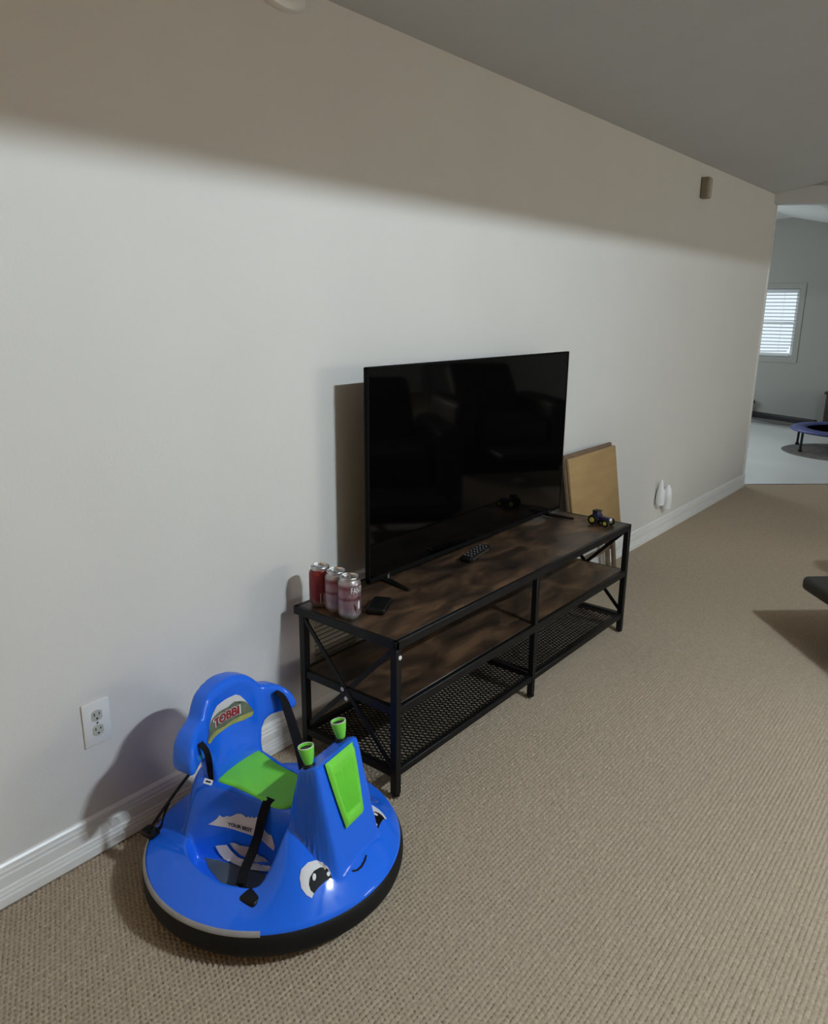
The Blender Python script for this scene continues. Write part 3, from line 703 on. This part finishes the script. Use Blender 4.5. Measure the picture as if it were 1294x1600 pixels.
DEC = {
    'eye_white': [(0.1868, -0.1412, 0.1452), (0.1819, -0.1288, 0.1553), (0.1859, -0.1103, 0.1609), (0.1962, -0.0941, 0.1596), (0.2138, -0.0874, 0.1562), (0.2269, -0.086, 0.1444), (0.2335, -0.0905, 0.1323), (0.2284, -0.1081, 0.1303), (0.2246, -0.127, 0.1256), (0.2232, -0.142, 0.1193), (0.2239, -0.1488, 0.1155), (0.2129, -0.1527, 0.1216), (0.1988, -0.1514, 0.1317)],
    'pupil': [(0.2077, -0.1368, 0.134), (0.2029, -0.1273, 0.1419), (0.203, -0.1124, 0.1482), (0.2086, -0.0988, 0.1493), (0.2185, -0.088, 0.1457), (0.2286, -0.0866, 0.1382), (0.2351, -0.0927, 0.1304), (0.2292, -0.1092, 0.1292), (0.2246, -0.127, 0.1256), (0.2233, -0.1402, 0.1201), (0.2154, -0.1413, 0.1259)],
    'glint': [(0.2061, -0.1233, 0.1412), (0.2046, -0.1183, 0.1446), (0.206, -0.1153, 0.1447), (0.209, -0.1146, 0.1429), (0.212, -0.1181, 0.1391), (0.2134, -0.123, 0.1361), (0.2116, -0.126, 0.1362), (0.2088, -0.1257, 0.1382)],
    'glint2': [(0.2242, -0.0972, 0.1376), (0.2235, -0.0932, 0.1395), (0.2249, -0.0908, 0.1393), (0.2278, -0.0906, 0.1369), (0.23, -0.093, 0.1344), (0.2298, -0.0965, 0.1335), (0.2275, -0.0982, 0.1346)],
    'smile': [(0.2556, -0.0459, 0.124), (0.2603, -0.0365, 0.1209), (0.2623, -0.0228, 0.1207), (0.2604, -0.0065, 0.1233), (0.2567, 0.0067, 0.1266), (0.2583, 0.0098, 0.1251), (0.2632, -0.0026, 0.1208), (0.2658, -0.0201, 0.1175), (0.264, -0.0354, 0.1177), (0.2587, -0.0472, 0.121)],
    'best': [(-0.1016, -0.1165, 0.1495), (-0.0804, -0.1091, 0.1486), (-0.0611, -0.1018, 0.1478), (-0.0417, -0.095, 0.1448), (-0.0267, -0.09, 0.1413), (-0.0113, -0.0853, 0.139), (0.0046, -0.0814, 0.1366), (0.0285, -0.078, 0.1309), (0.0475, -0.0782, 0.1231), (0.0627, -0.0785, 0.1183), (0.0647, -0.0774, 0.1296), (0.0581, -0.0758, 0.1465), (0.054, -0.0749, 0.1546), (0.0465, -0.0752, 0.1527), (0.0349, -0.0747, 0.159), (0.0234, -0.0736, 0.1762), (0.0142, -0.0735, 0.1855), (0.0092, -0.0745, 0.1848), (0.0044, -0.0759, 0.1807), (-0.0008, -0.0764, 0.1833), (-0.0055, -0.078, 0.1791), (-0.0105, -0.0788, 0.182), (-0.0151, -0.0806, 0.178), (-0.0217, -0.0816, 0.1822), (-0.0282, -0.0829, 0.1848), (-0.0389, -0.0865, 0.183), (-0.0447, -0.0891, 0.1791), (-0.0533, -0.0932, 0.1741), (-0.0624, -0.0963, 0.1743), (-0.0681, -0.0991, 0.1704), (-0.0742, -0.101, 0.1719), (-0.0784, -0.1017, 0.1742), (-0.0826, -0.1053, 0.1663), (-0.0893, -0.1095, 0.1594)],
    'beige': [(-0.0479, -0.1036, 0.1139), (-0.0366, -0.0984, 0.1149), (-0.0248, -0.0944, 0.1099), (-0.0038, -0.0869, 0.1098), (0.0226, -0.0824, 0.0947), (0.0388, -0.0811, 0.0935), (0.0514, -0.0816, 0.0878), (0.0182, -0.0854, 0.0756), (-0.0024, -0.0908, 0.0787), (-0.0235, -0.0974, 0.0878), (-0.04, -0.1022, 0.1021)],
    'text': [(-0.0564, -0.099, 0.153), (0.001, -0.0812, 0.1447), (-0.058, -0.0978, 0.1613), (0.0014, -0.0799, 0.1544)],
    'band': [(-0.0786, -0.1199, 0.1037), (-0.069, -0.1195, 0.0879), (-0.0548, -0.1166, 0.0723), (-0.0325, -0.1171, 0.068), (-0.0092, -0.1167, 0.0679), (0.0196, -0.1118, 0.068), (0.0459, -0.1022, 0.0679), (0.0705, -0.0895, 0.069), (0.0548, -0.0828, 0.0787), (0.0307, -0.0843, 0.0713), (0.0143, -0.0881, 0.0687), (-0.011, -0.0947, 0.0743), (-0.0286, -0.101, 0.0811), (-0.0435, -0.1055, 0.0941), (-0.0545, -0.1076, 0.1086)],
    'grey': [(-0.105, -0.132, 0.07), (-0.07, -0.155, 0.068), (-0.03, -0.17, 0.068), (0.01, -0.18, 0.068), (0.045, -0.186, 0.068), (0.074, -0.18, 0.069), (0.089, -0.162, 0.069), (0.091, -0.14, 0.069), (0.085, -0.112, 0.069), (0.05, -0.103, 0.069), (0.02, -0.105, 0.069), (-0.02, -0.112, 0.069), (-0.05, -0.122, 0.069), (-0.085, -0.128, 0.07)],
    'back': [(-0.0925, 0.3484), (-0.0802, 0.3674), (-0.0695, 0.3827), (-0.0528, 0.3963), (-0.0333, 0.409), (-0.0016, 0.4104), (0.0307, 0.4083), (0.0433, 0.3996), (0.0545, 0.3844), (0.0626, 0.3692), (0.0705, 0.354), (0.0727, 0.3451), (0.0675, 0.3366), (0.0455, 0.3344), (0.0072, 0.338), (-0.0275, 0.3387), (-0.0584, 0.3414), (-0.0781, 0.3412), (-0.0878, 0.3431)],
    'hill': [(-0.0925, 0.3484), (-0.0802, 0.3674), (-0.0672, 0.3839), (-0.0473, 0.3884), (-0.0269, 0.3901), (-0.0147, 0.3809), (0.0034, 0.3864), (0.0243, 0.3916), (0.0327, 0.3847), (0.0451, 0.3845), (0.055, 0.379), (0.0626, 0.3692), (0.0705, 0.354), (0.0727, 0.3451), (0.0675, 0.3366), (0.0455, 0.3344), (0.0072, 0.338), (-0.0275, 0.3387), (-0.0584, 0.3414), (-0.0781, 0.3412), (-0.0878, 0.3431)],
    'field': [(-0.0925, 0.3484), (-0.0831, 0.3529), (-0.0554, 0.3536), (-0.0154, 0.3453), (0.0255, 0.3475), (0.0572, 0.3477), (0.0724, 0.3465), (0.0675, 0.3366), (0.0455, 0.3344), (0.0072, 0.338), (-0.0275, 0.3387), (-0.0584, 0.3414), (-0.0781, 0.3412), (-0.0878, 0.3431)],
    'btext': [(-0.0536, 0.3615), (0.035, 0.355), (-0.0522, 0.3834), (0.0362, 0.3779)],
}
for mir in (False, True):
    e = decal('eye', DEC['eye_white'], M['sticker_white'], .0014, mirror=mir)
    decal('pupil', DEC['pupil'], M['sticker_black'], .0022, mirror=mir, parent=e)
    decal('glint', DEC['glint'], M['sticker_white'], .0030, mirror=mir, parent=e); decal('glint', DEC['glint2'], M['sticker_white'], .0030, mirror=mir, parent=e)
decal('smile', DEC['smile'], M['sticker_black'], .0016)
decal('floor_pad', DEC['grey'], M['sticker_grey'], .0012)
decal('floor_stripe', DEC['band'], M['sticker_white'], .0042)
decal('floor_label', DEC['beige'], M['sticker_beige'], .0050)
bs = decal('side_sticker', DEC['best'], M['sticker_white'], .0014)
def drape_text(s, quad, m, off, parent, tree=None, bold=.02, grow=0.0):
    v, f = text_mesh(s, bold); mn, mx = v.min(0), v.max(0); u = (v-mn)/(mx-mn)*(1+2*grow)-grow
    bl_, br_, tl_, tr_ = [Vector(q) for q in quad]
    vs_ = [snap(bl_*(1-a)*(1-b)+br_*a*(1-b)+tl_*(1-a)*b+tr_*a*b, off, tree) for a, b in u]
    return MB().add(vs_, f).build('lettering', m, parent)
drape_text('YOUR BEST', DEC['text'], M['sticker_black'], .0022, bs, bold=.03)

# seat pad, grille, joysticks
def pad(name, pts, m, z_off, parent):
    P = [Vector((x, y, 0)) for x, y in pts]; P = spline(P+[P[0]], 5)[:-1]; n = len(P)
    cen = sum(P, Vector())/n; vs_ = []; fs_ = []
    ks = (0, .25, .5, .72, .88, .96, 1.0, 1.005)
    for j, k in enumerate(ks[1:]):
        for q in P:
            w_ = cen+(q-cen)*k; z = float(body_h(w_.x, w_.y)) if k < .97 else float(body_h((cen+(q-cen)*.97).x, (cen+(q-cen)*.97).y))
            dz = z_off*(1 if k < .9 else (.8 if k < .97 else (.35 if k < 1.001 else -1.2)))
            rise = .045*max(0, (-.165-w_.x)/.04)*max(0, 1-(w_.y/.06)**2) if w_.x < -.165 else 0
            vs_.append((w_.x, w_.y, z+dz+min(rise, .03)))
    vs_.append((cen.x, cen.y, float(body_h(cen.x, cen.y))+z_off))
    for j in range(len(ks)-2):
        for i in range(n): fs_.append((j*n+i, j*n+(i+1) % n, (j+1)*n+(i+1) % n, (j+1)*n+i))
    for i in range(n): fs_.append((len(vs_)-1, i, (i+1) % n))
    return MB().add(vs_, fs_).build(name, m, parent, smooth=True, angle=60)
pad('seat_pad', [(-.186,-.040),(-.198,.0),(-.186,.040),(-.158,.070),(-.11,.073),(-.04,.060),(.03,.058),(.078,.052),(.090,.0),(.084,-.046),(.055,-.064),(.0,-.062),(-.06,-.066),(-.11,-.073),(-.158,-.068)], M['green'], .006, car)

ga, gb = Vector((.1935, 0, .372)), Vector((.2330, 0, .213)); gd = (gb-ga); gn = Vector((-gd.z, 0, gd.x)).normalized()
if gn.x < 0: gn = -gn
def gp(u, y, h): return ga+gd*u+Vector((0, y, 0))+gn*h
mb = MB(); n = 9; U = 14; vs_ = []
for i in range(U+1):
    u = i/U; wd = .052-.020*u**1.3
    for k in range(n*2+1):
        y = -wd+2*wd*k/(n*2); edge = (i in (0, U)) or k in (0, n*2)
        vs_.append(gp(u, y, (.0005 if edge else (.0078 if (k <= 2 or k >= n*2-2 or i in (1, U-1)) else (.0066 if k % 2 == 0 else .0022)))))
fs_ = []
for i in range(U):
    for k in range(n*2): a = i*(2*n+1)+k; fs_.append((a, a+1, a+2*n+2, a+2*n+1))
MB().add(vs_, fs_).build('grille', M['green'], car, smooth=True, angle=70)
for s in (-1, 1):
    x, y, z = .158, s*.060, float(body_h(.160, s*.058))-.002
    MB().lathe([(.0150,-.004),(.0140,.004),(.010,.007),(.0085,.010)], 16, c=(x, y, z)).build('stick_collar', M['rubber'], car, smooth=True)
    js = MB().lathe([(.0085,.006),(.0110,.012),(.0150,.029),(.0178,.045),(.0176,.0485),(.0156,.049),(.0140,.043)], 18, c=(0, 0, 0)).build('joystick', M['green'], car, smooth=True, angle=60)
    js.location = (x, y, z); js.rotation_euler = (0, -.18, 0)
    MB().lathe([(0,.0430),(.0142,.0434)], 18).build('cap', M['dark'], js)
    MB().tube([(.0167*math.cos(2*PI*k/20), .0167*math.sin(2*PI*k/20), .0488) for k in range(20)], .0012, 6, closed=True).build('rim', M['white'], js)

# bumper tyre, base plate, light strip, castors
prof_t = []
for k in range(20):
    a = 2*PI*k/20; ca, sa = math.cos(a), math.sin(a)
    prof_t.append((.283+.027*abs(ca)**.7*(1 if ca > 0 else -1), .051+.034*abs(sa)**.8*(1 if sa > 0 else -1)))
mbt = MB(); vs_ = []; fs_ = []; NT = 96
for k in range(NT):
    c, s_ = math.cos(2*PI*k/NT), math.sin(2*PI*k/NT)
    for r_, z_ in prof_t: vs_.append((r_*c, r_*s_, z_))
m_ = len(prof_t)
for k in range(NT):
    for j in range(m_): fs_.append((k*m_+j, k*m_+(j+1) % m_, ((k+1) % NT)*m_+(j+1) % m_, ((k+1) % NT)*m_+j))
MB().add(vs_, fs_).build('bumper_ring', M['rubber'], car, smooth=True, angle=180)
MB().lathe([(0,.030),(.27,.030),(.272,.044),(0,.046)], 48).build('base_plate', M['black_plastic'], car)
for a in (.6, 2.54, 3.74, 5.68):
    MB().lathe([(.0,-.011),(.021,-.011),(.0225,0),(.021,.011),(0,.011)], 14, c=(.2*math.cos(a), .2*math.sin(a), .0225), axis='y').build('castor', M['rubber'], car)
vs_ = []; fs_ = []; A0, A1, NA = math.radians(-152), math.radians(-56), 60
for k in range(NA+1):
    a = A0+(A1-A0)*k/NA
    for r_, z_ in ((.3000,.0868),(.3020,.0862),(.3065,.0800),(.3068,.0765)): vs_.append((r_*math.cos(a), r_*math.sin(a), z_))
for k in range(NA):
    for j in range(3): fs_.append((k*4+j, k*4+j+1, k*4+j+5, k*4+j+4))
MB().add(vs_, fs_).build('light_strip', M['lightstrip'], car, smooth=True, angle=60)

# backrest: thick rounded shell with two forward wings
half = [(0,.459),(.036,.455),(.070,.442),(.091,.420),(.101,.404),(.122,.397),(.148,.389),(.168,.371),(.181,.346),(.185,.328),(.178,.315),(.163,.313),(.145,.316),(.120,.318),(.098,.308),(.086,.285),(.082,.25),(.086,.20),(.065,.185)]
outl = [(y+.004, z) for y, z in half] + [(-y+.004, z) for y, z in reversed(half) if y > 0]
bm = bmesh.new(); vv = [bm.verts.new((-.025, y, z)) for y, z in outl]; fc = bm.faces.new(vv)
ex = bmesh.ops.extrude_face_region(bm, geom=[fc]); bmesh.ops.translate(bm, verts=[g for g in ex['geom'] if isinstance(g, bmesh.types.BMVert)], vec=(.050, 0, 0))
bmesh.ops.recalc_face_normals(bm, faces=bm.faces)
me = bpy.data.meshes.new('tmp'); bm.to_mesh(me); bm.free()
tmp = bpy.data.objects.new('tmp', me); COL.objects.link(tmp)
rmd = tmp.modifiers.new('r', 'REMESH'); rmd.mode = 'VOXEL'; rmd.voxel_size = .0055
smd = tmp.modifiers.new('s', 'SMOOTH'); smd.factor = .5; smd.iterations = 16
dg = bpy.context.evaluated_depsgraph_get(); me2 = bpy.data.meshes.new_from_object(tmp.evaluated_get(dg)); bpy.data.objects.remove(tmp, do_unlink=True)
me2.name = 'backrest'
for q in me2.vertices:
    y, z = q.co.y, q.co.z
    dish = -.012*max(0, 1-(y/.085)**2)*max(0, 1-((z-.35)/.085)**2) if q.co.x > 0 else 0      # dished front
    fat = 1+.30*min(1, max(0, (abs(y)-.11)/.05))
    q.co.x = back_x(y, z)-.021+q.co.x*fat+dish
br = link('backrest', me2, M['blue'], car, True, 180)
BV2 = BVHTree.FromPolygons([v.co.copy() for v in me2.vertices], [tuple(p.vertices) for p in me2.polygons])
def b3(p): return (back_x(p[0], p[1])+.01, p[0], p[1])
def bdecal(nm, pts, m, off, parent):
    bm = bmesh.new(); vv = [bm.verts.new((0, y, z)) for y, z in pts]; bm.faces.new(vv); bmesh.ops.triangulate(bm, faces=bm.faces[:])
    for _ in range(3): bmesh.ops.subdivide_edges(bm, edges=[e for e in bm.edges if e.calc_length() > .007], cuts=1); bmesh.ops.triangulate(bm, faces=bm.faces[:])
    for q in bm.verts:
        l, n_, i, d = BV2.ray_cast(Vector((.1, q.co.y, q.co.z)), Vector((-1, 0, 0)))
        q.co = (l+Vector((off, 0, 0))) if l is not None else Vector((back_x(q.co.y, q.co.z)+off, q.co.y, q.co.z))
    me_ = bpy.data.meshes.new(nm); bm.to_mesh(me_); bm.free(); return link(nm, me_, m, parent, True, 180)
bk = bdecal('back_sticker', DEC['back'], M['sticker_white'], .0012, br)
def bsub(nm, pts, m, off): return bdecal(nm, pts, m, off, br)
bsub('hills_print', DEC['hill'], M['hills'], .0018); bsub('field_print', DEC['field'], M['field'], .0024)
def btext(s, quad, m, off, bold, grow=0):
    v, f = text_mesh(s, bold); mn, mx = v.min(0), v.max(0); u = (v-mn)/(mx-mn)*(1+2*grow)-grow
    (y0, z0), (y1, z1), (y2, z2), (y3, z3) = quad; vs_ = []
    for a, b in u:
        y = y0*(1-a)*(1-b)+y1*a*(1-b)+y2*(1-a)*b+y3*a*b; z = z0*(1-a)*(1-b)+z1*a*(1-b)+z2*(1-a)*b+z3*a*b
        l, n_, i, d = BV2.ray_cast(Vector((.1, y, z)), Vector((-1, 0, 0))); vs_.append(l+Vector((off, 0, 0)) if l is not None else Vector((back_x(y, z)+off, y, z)))
    return MB().add(vs_, f).build('lettering', m, br)
btext('TOBBI', DEC['btext'], M['sticker_white'], .0032, .10, .05)
btext('TOBBI', DEC['btext'], M['red_print'], .0040, .045)

# harness straps
def ribbon(name, pts, width, wdir, m=M['strap'], th=.0022, n=8, parent=None):
    P = spline(pts, n); vs_ = []; fs_ = []; mcount = len(P)
    wd = wdir if isinstance(wdir, list) else [wdir]*len(pts)
    for i, p in enumerate(P):
        t = (P[min(i+1, mcount-1)]-P[max(i-1, 0)]).normalized()
        k = i/n; j = min(int(k), len(pts)-2); fr_ = k-j
        w_ = (Vector(wd[j])*(1-fr_)+Vector(wd[j+1])*fr_); w_ = (w_-t*w_.dot(t)).normalized(); nn = t.cross(w_)
        for a_, b_ in ((-1,-1),(1,-1),(1,1),(-1,1)): vs_.append(p+w_*(a_*width/2)+nn*(b_*th/2))
    for i in range(mcount-1):
        for k in range(4): fs_.append((i*4+k, i*4+(k+1) % 4, i*4+4+(k+1) % 4, i*4+4+k))
    fs_ += [(3,2,1,0), tuple((mcount-1)*4+k for k in range(4))]
    return MB().add(vs_, fs_).build(name, m, parent or car, smooth=True, angle=50)
ribbon('shoulder_strap', [(-.098,.134,.380),(-.080,.137,.366),(-.066,.140,.33),(-.050,.142,.28),(-.030,.138,.23),(-.012,.128,.19),(.012,.112,.165)], .024, [(0,1,-.4),(0,1,-.3),(.3,.9,0),(.5,.8,0),(.8,.5,0),(.9,.3,0),(1,0,0)])
ribbon('shoulder_strap', [(-.098,-.128,.372),(-.084,-.126,.358),(-.086,-.118,.335),(-.094,-.108,.305),(-.102,-.100,.275),(-.105,-.096,.255)], .014, [(0,1,.3),(.2,1,.3),(.5,.8,0),(.8,.4,0),(.9,.2,0),(1,0,0)])
ribbon('lap_strap', [(.034,-.050,.228),(.034,-.066,.222),(.032,-.082,.190),(.028,-.094,.150),(.024,-.110,.118),(.030,-.140,.100),(.048,-.172,.098),(.064,-.192,.100),(.090,-.198,.104)], .023, [(1,0,0),(1,0,0),(1,.1,0),(1,.1,.1),(1,.3,.1),(.9,.5,0),(.8,-.6,0),(.7,-.7,0),(.3,-.9,0)])
MB().box(.082,.128,-.222,-.180,.084,.112).build('buckle', M['black_plastic'], car, bevel=.009, seg=3)
ribbon('rear_strap', [(-.115,-.128,.308),(-.150,-.137,.26),(-.190,-.150,.20),(-.225,-.163,.145),(-.245,-.166,.115),(-.258,-.168,.100),(-.268,-.168,.092)], .012, [(.6,-.5,0)]*7)
ribbon('rear_strap', [(-.190,-.148,.20),(-.212,-.150,.155),(-.224,-.150,.122),(-.236,-.152,.106),(-.258,-.165,.096)], .012, [(.6,-.5,0)]*5)
MB().box(-.275,-.235,-.175,-.145,.088,.104).build('buckle', M['black_plastic'], car, bevel=.005, seg=2)
tg = MB().box(-.010,.010,-.0006,.0006,-.006,.006).build('care_tag', M['sticker_white'], car)
tg.location = (-.098,-.112,.262); tg.rotation_euler = (-.9, .35, .55)
MB().box(-.006,.006,-.0009,.0009,-.002,.002).build('tag_print', M['sticker_black'], tg)
